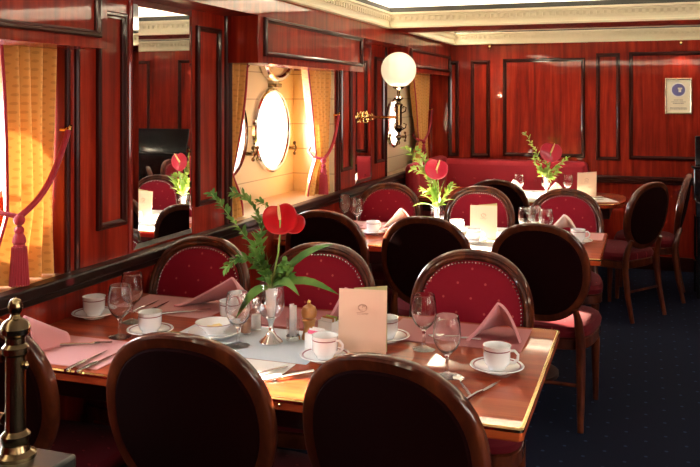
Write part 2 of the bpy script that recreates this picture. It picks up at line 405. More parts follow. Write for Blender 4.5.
jl = MB().box(HUL+.001, WL-.01, 5.345, 5.36, .90, 1.73); jl.build('niche_lining', M['hullpaint'], wl, smooth=False)
def porthole(n, cy, cz, r, X, cover=True):
    w = bpy.data.objects.new('window_%d' % n, None); COL.objects.link(w); w.location = (X, cy, cz); w['kind'] = 'structure'
    Rx = Matrix.Rotation(R(90), 4, 'Y')
    MB().lathe([(r-.014, 0), (r-.014, .015), (r-.008, .024), (r, .026), (r+.012, .018), (r+.016, 0)], n=56, cap=False).xf(Rx).build('porthole_ring', M['chrome'], w)
    MB().lathe([(r-.018, -.012), (r-.012, -.012), (r-.012, .012), (r-.018, .012)], n=56, cap=False).xf(Rx).build('seal', simple('white_seal', (.7, .72, .75), .4) if 'seal' not in M else M['seal'], w)
    MB().lathe([(r-.013, .001), (.001, .001)], n=56, cap=False).xf(Rx).build('pane', M['pane'], w)
    for sy in (-1, 1):
        for dz in (-.13,):
            lb = MB(); y = sy*(r+.028)
            lb.tube([(.0, y, dz), (.05, y, dz)], .012, 10); lb.tube([(.045, y, dz-.03), (.05, y+sy*.02, dz), (.045, y, dz+.03)], .006, 8)
            lb.sphere((.045, y, dz-.035), .013, 8); lb.sphere((.045, y, dz+.035), .013, 8)
            lb.build('dog_latch', M['oldbrass'], w)
    if cover:
        mb = MB().lathe([(.001, .0), (r-.03, .0), (r-.02, .02), (r+.015, .02), (r+.02, .0), (r+.015, -.02), (.001, -.02)], n=56, cap=False)
        mb.xf(Matrix.Translation((.035, 0, r+.05)) @ Matrix.Rotation(R(3), 4, 'Y') @ Matrix.Translation((0, 0, r+.02)) @ Rx)
        c = mb.build('storm_cover', M['hullpaint'], w)
        rb = MB().lathe([(r-.025, .018), (r-.012, .03), (r+.006, .03), (r+.018, .018)], n=56, cap=False).xf(Matrix.Translation((.035, 0, r+.05)) @ Matrix.Rotation(R(3), 4, 'Y') @ Matrix.Translation((0, 0, r+.02)) @ Rx)
        rb.build('cover_ring', M['chrome'], c)
        hb_ = MB().box(.0, .06, -.045, .045, r+.018, r+.045); hb_.tube([(.04, -.06, r+.032), (.04, .06, r+.032)], .012, 10)
        hb_.build('hinge', M['oldbrass'], w, bevel=.003)
for i, (cy, cz, r, X) in enumerate(PORT): porthole(i+1, cy, cz, r, X, cover=(i < 4))

# pelmets over the window niches
def pelmet(y0, y1, label, z0=1.715):
    t = thing('pelmet', label, 'pelmet', (0, 0, 0), group='window pelmets')
    t.location = (WL, y0, z0)
    f = MB().box(HUL+.2-WL, PEL-WL, 0, y1-y0, 0, .02)
    b = MB().box(.0, PEL-WL, 0, y1-y0, 0, 1.951-z0); b.build('box', M['wall'], t, smooth=False)
    X = PEL-WL
    MB().rectframe(lambda u, v, h: (X+h, u, v), .06, y1-y0-.05, .035, 1.951-z0-.005, PROF2).build('panel_moulding', M['mould'], t, smooth=False)
    return t
pelmet(.45, 2.535, 'red panelled wooden pelmet above the window at the left edge')
pelmet(3.77, 5.41, 'long red panelled wooden pelmet above the two round windows and gold curtain')
pelmet(6.55, 8.09, 'short red wooden pelmet in the far corner behind the globe lamp', 1.755)

# wall mirrors on the pillars
def wall_mirror(y0, y1, z0, z1, label):
    t = thing('wall_mirror', label, 'mirror', (WL, (y0+y1)/2, z0), group='wall mirrors')
    w = (y1-y0)/2; h = z1-z0; b = .03
    MB().add([(.012, -w+b, b), (.012, w-b, b), (.012, w-b, h-b), (.012, -w+b, h-b)], [(0, 1, 2, 3)]).build('mirror_glass', M['mirror'], t, smooth=False)
    MB().loops([[(.012, -w+b, b), (.012, w-b, b), (.012, w-b, h-b), (.012, -w+b, h-b)], [(.007, -w, 0), (.007, w, 0), (.007, w, h), (.007, -w, h)], [(.0, -w, 0), (.0, w, 0), (.0, w, h), (.0, -w, h)]]).build('bevelled_edge', M['mirror'], t, smooth=False)
wall_mirror(2.955, 3.425, .915, 1.948, 'tall mirror on the left wall between two red panelled pillars')
wall_mirror(5.745, 6.12, .915, 1.948, 'narrow mirror on the panelled pillar beside the globe lamp')

# ------------------------------------------------------------------ curtains
def curtain(yfree, yfix, label, X=-2.05, z1=1.93, ztie=1.14, taper=.55, folds=5, rope=True, flare=.85):
    t = thing('curtain', label, 'curtain', (X, yfix, SILL), group='gold damask curtains')
    wdt = yfree - yfix
    H = z1 - SILL - .004; vt = (z1-ztie)/(z1-SILL)
    def fn(u, v):
        z = H*(1-v)
        if v < vt: k = 1 - (1-taper)*(v/vt)**1.6
        else: k = taper + (flare-taper)*math.sin(min(1, (v-vt)/(1-vt))*math.pi/2)
        amp = .036*(.55+.45*abs(v-vt)/max(vt, 1-vt)) + .004
        y = wdt*k*u
        x = amp*math.sin(u*folds*2*math.pi + .5*math.sin(3*v)) + .006*math.sin(u*31+v*5)
        return (x, y, z)
    MB().grid(fn, 90, 30).build('drape', M['curtain'], t)
    sg = 1 if wdt > 0 else -1
    # trim of crimson braid along the free edge
    MB().tube([tuple(Vector(fn(1, v/30)) + Vector((.004, sg*.002, 0))) for v in range(31)], .006, 6).build('edge_braid', M['gold_rope'], t)
    if not rope: return t
    yt = wdt*taper; zt = ztie - SILL
    hk = (-.0+(WL-X)+.03, sg*.012, zt+.285)
    a = Vector(hk); b = Vector((.062, yt*1.02, zt+.0))
    pts = []
    for i in range(13):
        s_ = i/12; p = a.lerp(b, s_); p.z -= .045*math.sin(s_*math.pi)*(1.0); p.x += .012*math.sin(s_*math.pi); pts.append(p)
    MB().tube(pts, .011, 8).build('tie_rope', M['gold_rope'], t)
    MB().tube([b, (0.0, yt*1.12, zt+.015), (-.045, yt*1.02, zt+.05), (-.04, yt*.6, zt+.11)], .009, 8).build('tie_rope', M['gold_rope'], t)
    tb_ = MB(); bx, by, bz = b
    tb_.sphere((bx, by, bz-.01), .02, 12); tb_.sphere((bx, by, bz-.045), .017, 12)
    prof = [(.012, -.05), (.021, -.07), (.023, -.085), (.018, -.092), (.024, -.11), (.029, -.20), (.031, -.225), (.001, -.226)]
    tb_.lathe(prof, (bx, by, bz), 16); tas = tb_.build('tassel', M['gold_rope'], t)
    fr_ = MB()
    for k in range(22):
        an = 2*math.pi*k/22; fr_.tube([(bx+.023*math.cos(an), by+.023*math.sin(an), bz-.10), (bx+.031*math.cos(an), by+.031*math.sin(an), bz-.23)], .0028, 5)
    fr_.build('tassel_fringe', M['gold_rope'], tas)
    MB().tube([(hk[0]-.035, hk[1], hk[2]), (hk[0]-.0, hk[1], hk[2]), (hk[0]+.012, hk[1], hk[2]+.016)], .006, 8).sphere(hk, .012, 8).build('tieback_hook', M['brass'], t)
    return t
curtain(2.26, 2.527, 'gold patterned curtain with crimson tassel at the left edge of the photo', folds=4, taper=.85, flare=1.08)
curtain(4.12, 3.835, 'gold curtain half hidden behind the pillar, left of the round windows', taper=.35, folds=4, rope=False)
curtain(4.95, 5.345, 'gold curtain with crimson tassel right of the two round windows', folds=4)
curtain(7.42, 7.98, 'gold curtain in the far corner behind the globe lamp', X=-2.02, taper=.6, folds=4)

# ------------------------------------------------------------------ globe wall lamp
def globe_lamp():
    y = 5.86; z = 1.40
    t = thing('wall_lamp', 'brass bracket wall lamp with a glowing opal globe', 'lamp', (WL, y, z))
    s = MB(); s.lathe([(.001, 0), (.05, 0), (.05, .008), (.035, .018), (.001, .02)], n=24).xf(Matrix.Rotation(R(90), 4, 'Y')); s.build('wall_plate', M['brass'], t)
    MB().tube([(.01, 0, 0), (.14, 0, .0), (.30, 0, 0)], .011, 12).build('arm', M['brass'], t)
    for k, (cx, cz) in enumerate(((.045, .02), (.045, -.02), (.075, .0))):
        pts = []
        for i in range(16):
            a = i/15*2*math.pi*1.15; r = .012 + .018*i/15; pts.append((cx + r*math.cos(a)*(.8), (k-1)*.018, cz + r*math.sin(a)))
        MB().tube(pts, .006, 6).build('scroll', M['brass'], t)
    c = (.30, 0, 0)
    MB().lathe([(.001, -.20), (.010, -.195), (.013, -.18), (.006, -.168), (.020, -.150), (.022, -.138), (.008, -.125), (.010, -.11), (.030, -.09), (.036, -.075), (.018, -.06),
                (.024, -.045), (.024, .075), (.030, .085), (.030, .095), (.015, .105), (.019, .12), (.034, .135), (.034, .142), (.014, .15), (.012, .19), (.018, .20), (.040, .212), (.045, .225), (.001, .226)], c, 24).build('column', M['oldbrass'], t)
    for k in range(3):
        a = k*2*math.pi/3 + .4
        pts = [(.30+math.cos(a)*r, math.sin(a)*r, zz) for r, zz in ((.02, .03), (.05, .045), (.055, .07), (.035, .08), (.03, .065))]
        MB().tube(pts, .005, 6).build('scroll', M['oldbrass'], t)
        pts = [(.30+math.cos(a)*r, math.sin(a)*r, zz) for r, zz in ((.025, -.09), (.05, -.075), (.055, -.05), (.035, -.045))]
        MB().tube(pts, .005, 6).build('scroll', M['oldbrass'], t)
    MB().sphere((.30, 0, .345), .128, 40).build('globe', M['globe'], t)
    l = light('globe_bulb', 'POINT', (WL+.30, y, z+.345), (0, 0, -1), 9, (1, .80, .55), shadow_soft_size=.13)
    l.location = (WL+.30, y+.0, z+.17); l.data.energy = 4; l.data.shadow_soft_size = .02
globe_lamp()

# spots under the back cornice
for x, lb in ((Yp(491), 'small brass spotlight under the cornice left of the middle panel'), (Yp(681, YR), 'small brass spotlight above the framed certificate')):
    t = thing('spotlight', lb, 'spotlight', (x, 7.99, 2.045), group='brass spotlights')
    yo = .06
    MB().lathe([(.001, .014), (.022, .014), (.022, .008), (.001, .006)], (0, yo-.005, 0), 16).build('base', M['brass'], t)
    MB().tube([(0, yo-.005, .006), (0, yo-.01, -.012)], .005, 8).build('stem', M['brass'], t)
    MB().tube([(0, yo-.03, -.012), (0, yo-.005, -.03)], [.010, .017], 14).build('head', M['brass'], t)
    light('spot_bulb', 'SPOT', (x, 7.93, 2.0), (0, .12, -.4), 2.5, (1, .72, .45), spot_size=R(80), spot_blend=.8, shadow_soft_size=.02)

# framed certificate
x0, x1 = Yp(665, YR), Yp(692, YR); zc = 1.557; hw = (x1-x0)/2; hh = .16
t = thing('certificate', 'framed certificate with a round blue seal on the red panelled wall', 'picture', ((x0+x1)/2, YR, zc))
MB().rectframe(lambda u, v, h: (u, -h, v), -hw, hw, -hh, hh, [(0, 0), (0, .016), (.008, .02), (.014, .016), (.014, 0)]).build('frame', simple('champagne_frame', (.55, .45, .30), .25, metal=.8), t, smooth=False)
p = MB().box(-hw+.01, hw-.01, -.010, -.002, -hh+.01, hh-.01).build('sheet', M['vellum'], t, smooth=False)
MB().lathe([(.001, .001), (.066, .001), (.066, 0)], n=36).xf(Matrix.Translation((0, -.0105, .055)) @ Matrix.Rotation(R(90), 4, 'X')).build('seal_rim', M['linen'], t)
MB().lathe([(.001, .001), (.055, .001), (.055, 0)], n=36).xf(Matrix.Translation((0, -.012, .055)) @ Matrix.Rotation(R(90), 4, 'X')).build('seal', M['sealblue'], t)
m = MB(); m.box(.0, .022, -.0145, -.0132, .035, .075); m.box(-.005, .03, -.0145, -.0132, .06, .075); m.build('seal_emblem', M['linen'], t, smooth=False)
for zs in (((-.035, .038), (-.052, .058), (-.066, .045)), ((-.105, .07), (-.115, .07))):
  m = MB()
  for z, w in zs:
    x = -w
    while x < w:
        l_ = random.uniform(.005, .016); m.box(x, min(x+l_, w), -.0115, -.0105, z-.0028, z+.0028); x += l_ + .004
  m.build('printed_lines', M['ink'], t, smooth=False)

# ------------------------------------------------------------------ banquette
t = thing('banquette', 'crimson velvet banquette bench along the back wall and corner', 'banquette', (-1.2, 7.7, 0))
def softbox(x0, x1, y0, y1, z0, z1): return MB().box(x0, x1, y0, y1, z0, z1)
L_ = (-1.2, 7.7)
softbox(-1.86-L_[0], -.50-L_[0], 7.88-7.7, 8.09-7.7, .30, .955).build('backrest', M['sofa'], t, bevel=.045)
softbox(-1.80-L_[0], -.50-L_[0], 7.50-7.7, 7.90-7.7, .27, .46).build('seat', M['sofa'], t, bevel=.04)
softbox(-1.93-L_[0], -1.80-L_[0], 6.85-7.7, 8.00-7.7, .30, .985).build('side_backrest', M['sofa'], t, bevel=.05)
softbox(-1.90-L_[0], -.52-L_[0], 7.56-7.7, 8.08-7.7, 0, .27).build('plinth', M['dark'], t)
for k in range(7):
    MB().sphere((-1.72+k*.19-L_[0], .176, .78-.0*k), .012, 8, .8).build('button', M['sofa'], t)

# ------------------------------------------------------------------ dining tables
def dining_table(label, x0, x1, y0, y1, round_end=False, group='mahogany dining tables'):
    cx, cy = (x0+x1)/2, (y0+y1)/2; hx, hy = (x1-x0)/2, (y1-y0)/2
    t = thing('dining_table', label, 'table', (cx, cy, 0), group=group)
    def outline(ins, z):
        pts = [(-hx, -hy+ins, z)]
        if round_end:
            n = 24; r = hy-ins
            for k in range(n+1):
                a = -math.pi/2 + math.pi*k/n
                sx = math.copysign(abs(math.cos(a))**.55, math.cos(a)); sy = math.copysign(abs(math.sin(a))**.8, math.sin(a))
                pts.append((hx-.36+(.36-ins)*sx, r*sy, z))
        else:
            for (px, py, s0) in ((hx-ins, -hy+ins, -90), (hx-ins, hy-ins, 0)):
                for k in range(5):
                    a = R(s0 + 90*k/4); rr = .012; ox = px-rr; oy = py + (rr if py < 0 else -rr)
                    pts.append((ox+rr*math.cos(a), oy+rr*math.sin(a), z))
        pts.append((-hx, hy-ins, z)); return pts
    o = MB().loops([outline(.004, .74-.034), outline(0, .74-.030), outline(0, .74-.006), outline(.004, .74-.0005), outline(.004, .74)], cap=True)
    top = o.build('tabletop', M['table'], t, smooth=False)
    MB().loops([outline(-.0012, .74-.010), outline(-.0015, .74-.003), outline(.004, .7405), outline(.007, .7405), outline(.004, .735)], closed_v=True).build('brass_edging', M['brass'], t, smooth=False)
    MB().box(-hx+.02, hx-.12, -hy+.1, hy-.1, .62, .706).build('apron', M['dark'], t, bevel=.004)
    for sx in (-hx*.55, hx*.5):
        MB().lathe([(.001, .0), (.20, .0), (.20, .02), (.17, .035), (.05, .05), (.04, .08), (.035, .3), (.045, .5), (.035, .56), (.07, .61), (.07, .62)], (sx, 0, 0), 24).build('pedestal', M['dark'], t)
    for sx in (-hx*.6, -hx*.2, hx*.25, hx*.7):
        MB().sphere((sx, -hy-.001, .722), .0045, 8).build('screw', M['brass'], t)
    return t
T1X = (WL+.003, -.28, 2.05, 2.97)
dining_table('nearest glossy mahogany dining table with the pale blue runner', *T1X)
dining_table('middle mahogany dining table under the sunlit white runner', WL+.003, -.21, 4.34, 5.20)
dining_table('far mahogany dining table with rounded end near the banquette', -1.74, -.14, 6.56, 7.40, True)

# ------------------------------------------------------------------ chairs
def sup(a, hw, hh, n=2.35):
    c, s_ = math.cos(a), math.sin(a)
    f = (abs(c)**n + abs(s_)**n)**(-1/n)
    w = 1 - .10*max(0, -s_*f)**1.5          # a little narrower towards the bottom
    return Vector((hw*c*f*w, hh*s_*f))
ZC_, HW, HH = .722, .235, .238
def tilt(z): return -.215 - (z-.50)*.20
def make_chair():
    t = thing('dining_chair', 'x', 'chair')
    N = 56
    def ring(dn, dd):
        out = []
        for k in range(N):
            a = 2*math.pi*k/N; p = sup(a, HW-dn, HH-dn); z = ZC_+p.y
            out.append((p.x, tilt(z)+dd+.02*(p.x/HW)**2, z))
        return out
    prof = [(0, -.012), (0, .008), (.006, .018), (.014, .020), (.019, .015), (.026, .019), (.034, .016), (.040, .006), (.040, -.012), (.034, -.020), (.010, -.022), (.003, -.018)]
    MB().loops([ring(a, b) for a, b in prof], closed_v=True).build('back_frame', M['frame'], t)
    # front upholstery, facing +y
    ls = [ring(.036, .004), ring(.044, .014)] + [ring(.044+.19*k/6, .014+.016*math.sin(k/6*math.pi/2)) for k in range(1, 7)]
    bk_ = MB().loops(ls, cap=True).build('backrest', M['fabric'], t)
    ls = [ring(.030, -.014), ring(.040, -.026)] + [ring(.04+.19*k/5, -.026-.012*math.sin(k/5*math.pi/2)) for k in range(1, 6)]
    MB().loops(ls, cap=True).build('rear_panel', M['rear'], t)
    nb = MB()
    NN = 92
    for k in range(NN):
        a = 2*math.pi*k/NN; p = sup(a, HW-.045, HH-.045); z = ZC_+p.y
        nb.sphere((p.x, tilt(z)+.018+.02*(p.x/HW)**2, z), .0040, 6)
    nb.build('nailhead_trim', M['chrome'], bk_)
    # seat
    def seatring(ins, z):
        out = []
        for k in range(40):
            a = 2*math.pi*k/40; c, s_ = math.cos(a), math.sin(a); f = (abs(c)**4+abs(s_)**4)**(-.25)
            y = .225*s_*f; w = .235 + .02*(y/.225)
            out.append(((w-ins)*c*f, .015+y*(1-ins/.225), z))
        return out
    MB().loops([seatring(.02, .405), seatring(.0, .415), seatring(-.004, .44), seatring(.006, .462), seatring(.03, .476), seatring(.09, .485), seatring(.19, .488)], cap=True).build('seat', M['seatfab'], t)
    MB().loops([seatring(.006, .355), seatring(.0, .36), seatring(.0, .405), seatring(.01, .41)], cap=True).build('seat_frame', M['frame'], t)
    for sx in (-1, 1):
        MB().tube([(sx*.205, .205, .36), (sx*.207, .207, .25), (sx*.207, .21, .12), (sx*.207, .212, 0)], [.024, .021, .017, .014], 12).build('leg', M['frame'], t)
        MB().tube([(sx*.165, -.245, .56), (sx*.175, -.222, .50), (sx*.182, -.205, .42), (sx*.185, -.205, .34), (sx*.187, -.225, .18), (sx*.19, -.265, 0)], [.014, .020, .023, .023, .020, .015], 12).build('leg', M['frame'], t)
    MB().tube([(-.19, -.22, .2), (.19, -.22, .2)], .009, 8).build('stretcher', M['frame'], t)
    return t
chair = make_chair()
NEAR1 = 'chairs along the near side of the closest table'
def ch(x, y, deg, label, group): return place(chair, label, (x, y, 0), R(deg), group)
# the backrest sits about .26 behind the origin
G1 = 'chairs on the near side of the nearest table'
ch(-1.10, 2.12, 2, 'dark backed oval dining chair in the front row, centre left, between brass post and table', G1)
ch(-.52, 2.115, -8, 'dark backed oval dining chair in the front row, closest to the menu card', G1)
ch(-1.748, 2.10, 4, 'dark backed oval dining chair partly behind the brass post at the left edge', G1)
G2 = 'red chairs on the far side of the nearest table'
ch(-1.748, 2.82, 179, 'red upholstered oval chair against the left wall under the tall mirror', G2)
ch(-1.20, 2.84, 184, 'red upholstered oval chair behind the big red anthurium', G2)
ch(-.62, 2.88, 180, 'red upholstered oval chair with brass nailheads behind the pink napkin and two glasses', G2)
G3 = 'dark backed chairs on the near side of the middle table'
ch(-1.57, 4.36, -2, 'dark backed oval chair between the pelmet wall and the middle table, leftmost', G3)
ch(-1.03, 4.32, 0, 'dark backed oval chair with sunlit left rim in front of the middle table', G3)
ch(-.46, 4.27, -3, 'dark backed oval chair at the right end of the middle table near side', G3)
G4 = 'red chairs on the far side of the middle table'
ch(-1.65, 5.21, 180, 'red oval chair by the sill below the globe lamp', G4)
ch(-1.03, 5.22, 180, 'red oval chair behind the standing card on the middle table', G4)
ch(-.48, 5.22, 180, 'red oval chair behind the white napkin at the right end of the middle table', G4)
G5 = 'chairs round the far table'
ch(-1.01, 6.30, 0, 'dark backed oval chair on the near side of the far table', G5)
ch(-.20, 6.36, 56, 'dark oval chair turned towards the rounded end of the far table', G5)
ch(.01, 6.98, 88, 'red oval chair seen edge on beside the black piano', G5)

# ------------------------------------------------------------------ black piano by the back wall, at the right edge
t = thing('piano', 'black lacquered upright piano at the right edge by the back wall', 'piano', (.86, 7.25, 0))
MB().box(-.50, .56, -.05, .30, .0, .98).build('case', M['black'], t, bevel=.01)
MB().box(-.50, .56, -.30, -.05, .62, .74).build('keyboard_bed', M['black'], t, bevel=.008)
MB().obox((.03, -.17, .762), (.49, 0, 0), (0, .115, .012), (0, -.002, .010)).build('fallboard', M['black'], t, bevel=.005)
for sx in (-.46, .52): MB().box(sx-.03, sx+.03, -.29, -.23, 0, .62).build('leg', M['black'], t, bevel=.005)
MB().obox((-.06, .16, 1.10), (.42, 0, 0), (0, .045, .125), (0, -.009, .003)).build('music_desk', M['black'], t, bevel=.003)
MB().box(-.52, .58, -.06, .31, .98, 1.0).build('lid', M['black'], t, bevel=.005)
MB().tube([(-.5, -.2, .28), (-.5, .2, .28)], .008, 8).build('rail', M['brass'], t)
MB().tube([(-.2, -.13, .08), (-.2, -.05, .1)], .014, 8).build('pedal', M['brass'], t)
MB().tube([(.0, -.13, .08), (.0, -.05, .1)], .014, 8).build('pedal', M['brass'], t)

# ------------------------------------------------------------------ low partition and brass rail in the foreground
PX, PY = -.995, 1.14
pt = struct('trim_5', MB().box(WL, -.92, PY-.05, PY+.06, 0, .915), M['dark'])
MB().box(WL, -.905, PY-.065, PY+.045, .915, .94).build('cap', simple('grey_cap', (.025, .025, .022), .3, coat=.3), pt, bevel=.006)
t = thing('rail_post', 'aged brass rail post with ball finial in the left foreground', 'post', (PX, PY, .94))
MB().lathe([(r_*.8, z_) for r_, z_ in [(.001, 0), (.042, 0), (.042, .006), (.030, .012), (.026, .022), (.030, .03), (.030, .038), (.0215, .045)]], n=28).build('foot', M['oldbrass'], t)
MB().lathe([(r_*.8, z_) for r_, z_ in [(.021, .03), (.021, .175)]], n=28).build('shaft', M['oldbrass'], t)
MB().lathe([(r_*.8, z_) for r_, z_ in [(.021, .170), (.027, .174), (.027, .184), (.020, .190), (.020, .20), (.029, .207), (.031, .216), (.025, .226), (.012, .232), (.009, .238), (.014, .245), (.0155, .252), (.011, .262), (.001, .266)]], n=28).build('finial', M['oldbrass'], t)
MB().sphere((.020, 0, .155), .007, 8).build('bolt', M['oldbrass'], t)
for z, nm in ((1.105, 'upper'), (1.0, 'lower')):
    tag(MB().tube([(WL+.001, 0, 0), (PX-.0215, 0, 0)], .010, 12).build('brass_rail', M['oldbrass'], loc=(0, PY, z)), '%s horizontal brass rail running left from the foreground post' % nm, 'rail', 'brass rails')

# ------------------------------------------------------------------ tableware
TT = .7412
def at(px, py, z=TT):
    Z = F_PX*(EYE-z)/(py-HOR); xc = (px-350)/F_PX*Z
    return (-math.sin(YAW)*Z+math.cos(YAW)*xc, math.cos(YAW)*Z+math.sin(YAW)*xc, z)
def make_cup():
    t = thing('teacup', 'x', 'cup')
    MB().lathe([(.001, .006), (.022, .004), (.023, 0), (.026, 0), (.027, .005), (.033, .012), (.0385, .022), (.040, .066), (.0415, .068), (.0385, .068), (.037, .024), (.030, .012), (.001, .010)], n=36, cap=False).build('body', M['china'], t)
    MB().lathe([(.0398, .054), (.0402, .0545), (.0403, .0568), (.0400, .0572)], n=36, cap=False).build('rim_band', M['chinaband'], t)
    MB().tube([(.037, 0, .055), (.052, 0, .057), (.062, 0, .047), (.061, 0, .033), (.050, 0, .022), (.036, 0, .020)], .0042, 8).build('handle', M['china'], t)
    return t
def make_saucer():
    t = thing('saucer', 'x', 'saucer')
    MB().lathe([(.001, .004), (.030, .004), (.034, .0), (.038, .0), (.040, .004), (.060, .010), (.076, .016), (.079, .018), (.077, .020), (.058, .014), (.038, .008), (.001, .008)], n=48, cap=False).build('dish', M['china'], t)
    MB().lathe([(.0655, .0172), (.068, .0180), (.070, .0188)], n=48, cap=False).build('rim_band', M['chinaband'], t)
    return t
def make_glass():
    t = thing('wine_glass', 'x', 'glass')
    MB().lathe([(r_*1.08, z_*1.1) for r_, z_ in [(.001, .001), (.034, .0), (.035, .002), (.020, .005), (.007, .010), (.0045, .020), (.004, .040), (.0055, .052), (.012, .060), (.026, .072), (.035, .090), (.0375, .108), (.036, .130), (.032, .155), (.031, .158), (.0305, .156), (.0345, .130), (.036, .108), (.0335, .091), (.024, .075), (.010, .064), (.001, .061)]], n=40, cap=False).build('glass_body', M['glass'], t)
    return t
cup0, sau0, gl0 = make_cup(), make_saucer(), make_glass()
def cupset(px, py, ln, where, group, rz=0, dz=0, xy=None):
    x, y, z = at(px, py) if xy is None else (*xy, TT)
    z += dz
    place(sau0, 'white saucer under the cup ' + where, (x, y, z), 0, group + ', saucers')
    place(cup0, ln + ' ' + where, (x, y, z+.0085), R(rz), group + ', cups')
CG = 'cups on the nearest table'
cupset(94, 317, 'white cup with maroon band', 'by the left wall beside the two glasses', CG, 105)
cupset(150, 334, 'white cup with maroon band', 'just above the left front chair back', CG, 105)
cupset(325, 360, 'white cup with maroon band', 'in front of the standing menu card, left side', CG, -10)
cupset(386, 340, 'white cup half hidden', 'behind the right edge of the menu card', CG, 100)
cupset(497, 371, 'white cup with handle to the right', 'at the right end of the nearest table', CG, -5)
GG = 'wine glasses on the nearest table'
def gls(px, py, label, group=GG): x, y, z = at(px, py); return place(gl0, label, (x, y, z), random.random(), group)
gls(120, 337, 'stemmed glass in front of its twin beside the leftmost cup')
gls(132, 322, 'stemmed glass at the back of the left pair, beside the leftmost cup')
gls(238, 346, 'stemmed glass in front of the butter bowl')
gls(424, 349, 'stemmed glass farther back of the two right of the menu card')
gls(447, 376, 'stemmed glass nearest the white cup at the table right end')

# placemats, napkins and cutlery
def placemat(cx, cy, rz, mat, label, w=.42, d=.29):
    m = MB().box(-w/2, w/2, -d/2, d/2, 0, .0018); o = m.build('placemat', mat, smooth=False)
    return tag(o, label, 'placemat', 'linen placemats', (cx, cy, TT), R(rz))
placemat(-1.70, 2.215, 0, M['pinkmat'], 'pale pink placemat at the left front corner of the nearest table', .36, .27)
placemat(-1.70, 2.815, 0, M['pinkmat'], 'pink placemat in front of the red chair under the mirror', .40, .26)
placemat(-.60, 2.80, 0, M['darkmat'], 'dusky pink placemat in front of the nailhead trimmed red chair', .46, .27)
placemat(-1.15, 2.81, 0, M['darkmat'], 'dusky pink placemat behind the anthurium vase', .42, .25)
placemat(-1.10, 2.24, 0, M['linen'], 'white placemat between the two front chairs', .22, .16)

def make_knife():
    t = thing('knife', 'x', 'knife')
    MB().tube([(0, -.10, .004), (0, -.03, .005), (0, 0, .004)], [.005, .0058, .004], 8).build('handle', M['silver'], t)
    MB().loops([[(-.003, 0, .002), (.005, 0, .002), (.005, 0, .004), (-.003, 0, .004)], [(-.005, .05, .002), (.006, .05, .002), (.006, .05, .0035), (-.005, .05, .0035)], [(-.002, .11, .002), (.0, .11, .002), (.0, .11, .003), (-.002, .11, .003)]], cap=True).build('blade', M['silver'], t)
    return t
def make_fork():
    t = thing('fork', 'x', 'fork')
    MB().tube([(0, -.10, .004), (0, -.05, .006), (0, .03, .004), (0, .045, .006)], [.005, .0045, .0028, .004], 8).build('handle', M['silver'], t)
    tb = MB().box(-.011, .011, .045, .062, .004, .0065)
    for k in range(4): tb.box(-.011+k*.0064, -.008+k*.0064, .062, .10, .0045, .0065)
    tb.build('tines', M['silver'], t, smooth=False)
    return t
def make_spoon():
    t = thing('spoon', 'x', 'spoon')
    MB().tube([(0, -.09, .004), (0, -.04, .006), (0, .03, .004)], [.005, .0045, .0028], 8).build('handle', M['silver'], t)
    MB().grid(lambda u, v: ((u-.5)*.034*math.sin(math.pi*min(max(v, .04), .985))**.6, .03+v*.052, .003+.008*(((u-.5)*2)**2*.6+((v-.5)*2)**2*.5)), 10, 12).build('bowl', M['silver'], t, solid=.001)
    return t
kn0, fk0, sp0 = make_knife(), make_fork(), make_spoon()
def put(proto, x, y, deg, label, group, dz=.002): return place(proto, label, (x, y, TT+dz), R(deg), group)
CUT = 'cutlery on the nearest table'
def put_px(proto, x0, y0, x1, y1, label, group, dz=.002):
    a, b = Vector(at(x0, y0)), Vector(at(x1, y1)); d = b-a; m = (a+b)/2
    return place(proto, label, (m.x, m.y, TT+dz), math.atan2(-d.x, d.y), group)
put_px(kn0, 68, 371, 103, 354, 'silver knife at the front of the pink placemat at the left front', CUT)
put_px(kn0, 82, 371, 112, 357, 'silver knife nearest the chair back on the left front placemat', CUT)
put_px(fk0, 60, 347, 100, 345, 'silver fork at the back edge of the left front placemat', CUT)
put_px(kn0, 128, 316, 160, 301, 'silver knife at the wall side of the placemat under the mirror', CUT)
put_px(kn0, 138, 318, 172, 301, 'silver knife nearer the cup on the placemat under the mirror', CUT)
put_px(fk0, 168, 315, 200, 312, 'silver fork on the placemat left of the butter bowl', CUT)
put(sp0, -1.045, 2.20, 150, 'silver spoon on the white placemat between the front chairs', CUT)
put(kn0, -.975, 2.19, 140, 'silver knife beside the spoon between the front chairs', CUT)
put(sp0, -.475, 2.29, 25, 'silver spoon in front of the cup at the right end', CUT, 0)
put(kn0, -.42, 2.27, -18, 'silver knife in front of the cup at the right end', CUT, 0)
put(sp0, -.60, 2.73, 100, 'silver spoon beside the folded pink napkin on the right', CUT)

def napkin(x, y, deg, label, mat='pink', h=.115, w=.2, d=.13, wL=.58, group='folded napkins', dz=.002):
    """a napkin folded to a standing tent, open to the front"""
    def fn(u, v):
        hh = h*(1-.75*v); ap = .02*v
        xl, xr = -w*wL*(1-.25*v), w*(1-wL)*(1-.1*v)
        if u < .5:
            k = u/.5; X = xl + (ap-xl)*k; Z = hh*(k**1.5) + .010*math.sin(k*math.pi)
        else:
            k = (u-.5)/.5; X = ap + (xr-ap)*(k**.8); Z = hh*(1-k**1.25)+.006*math.sin(k*math.pi)
        return (X, v*d + .012*math.sin(u*math.pi), max(Z, .004))
    o = MB().grid(fn, 40, 10).build('napkin', M[mat], None, solid=.009)
    md = o.modifiers.new('b', 'BEVEL'); md.width = .002; md.segments = 2; md.limit_method = 'ANGLE'
    return tag(o, label, 'napkin', group, (x, y, TT+dz), R(deg))
napkin(-.455, 2.74, 8, 'pink folded napkin standing behind the right hand cup', h=.125, w=.175, d=.10)
napkin(-1.00, 2.78, 6, 'pink folded napkin standing left of the menu card', h=.125, w=.14, wL=.5)
napkin(-1.46, 2.80, 0, 'pink folded napkin between red chair and small bowls', h=.125, w=.30, wL=.8, d=.10)
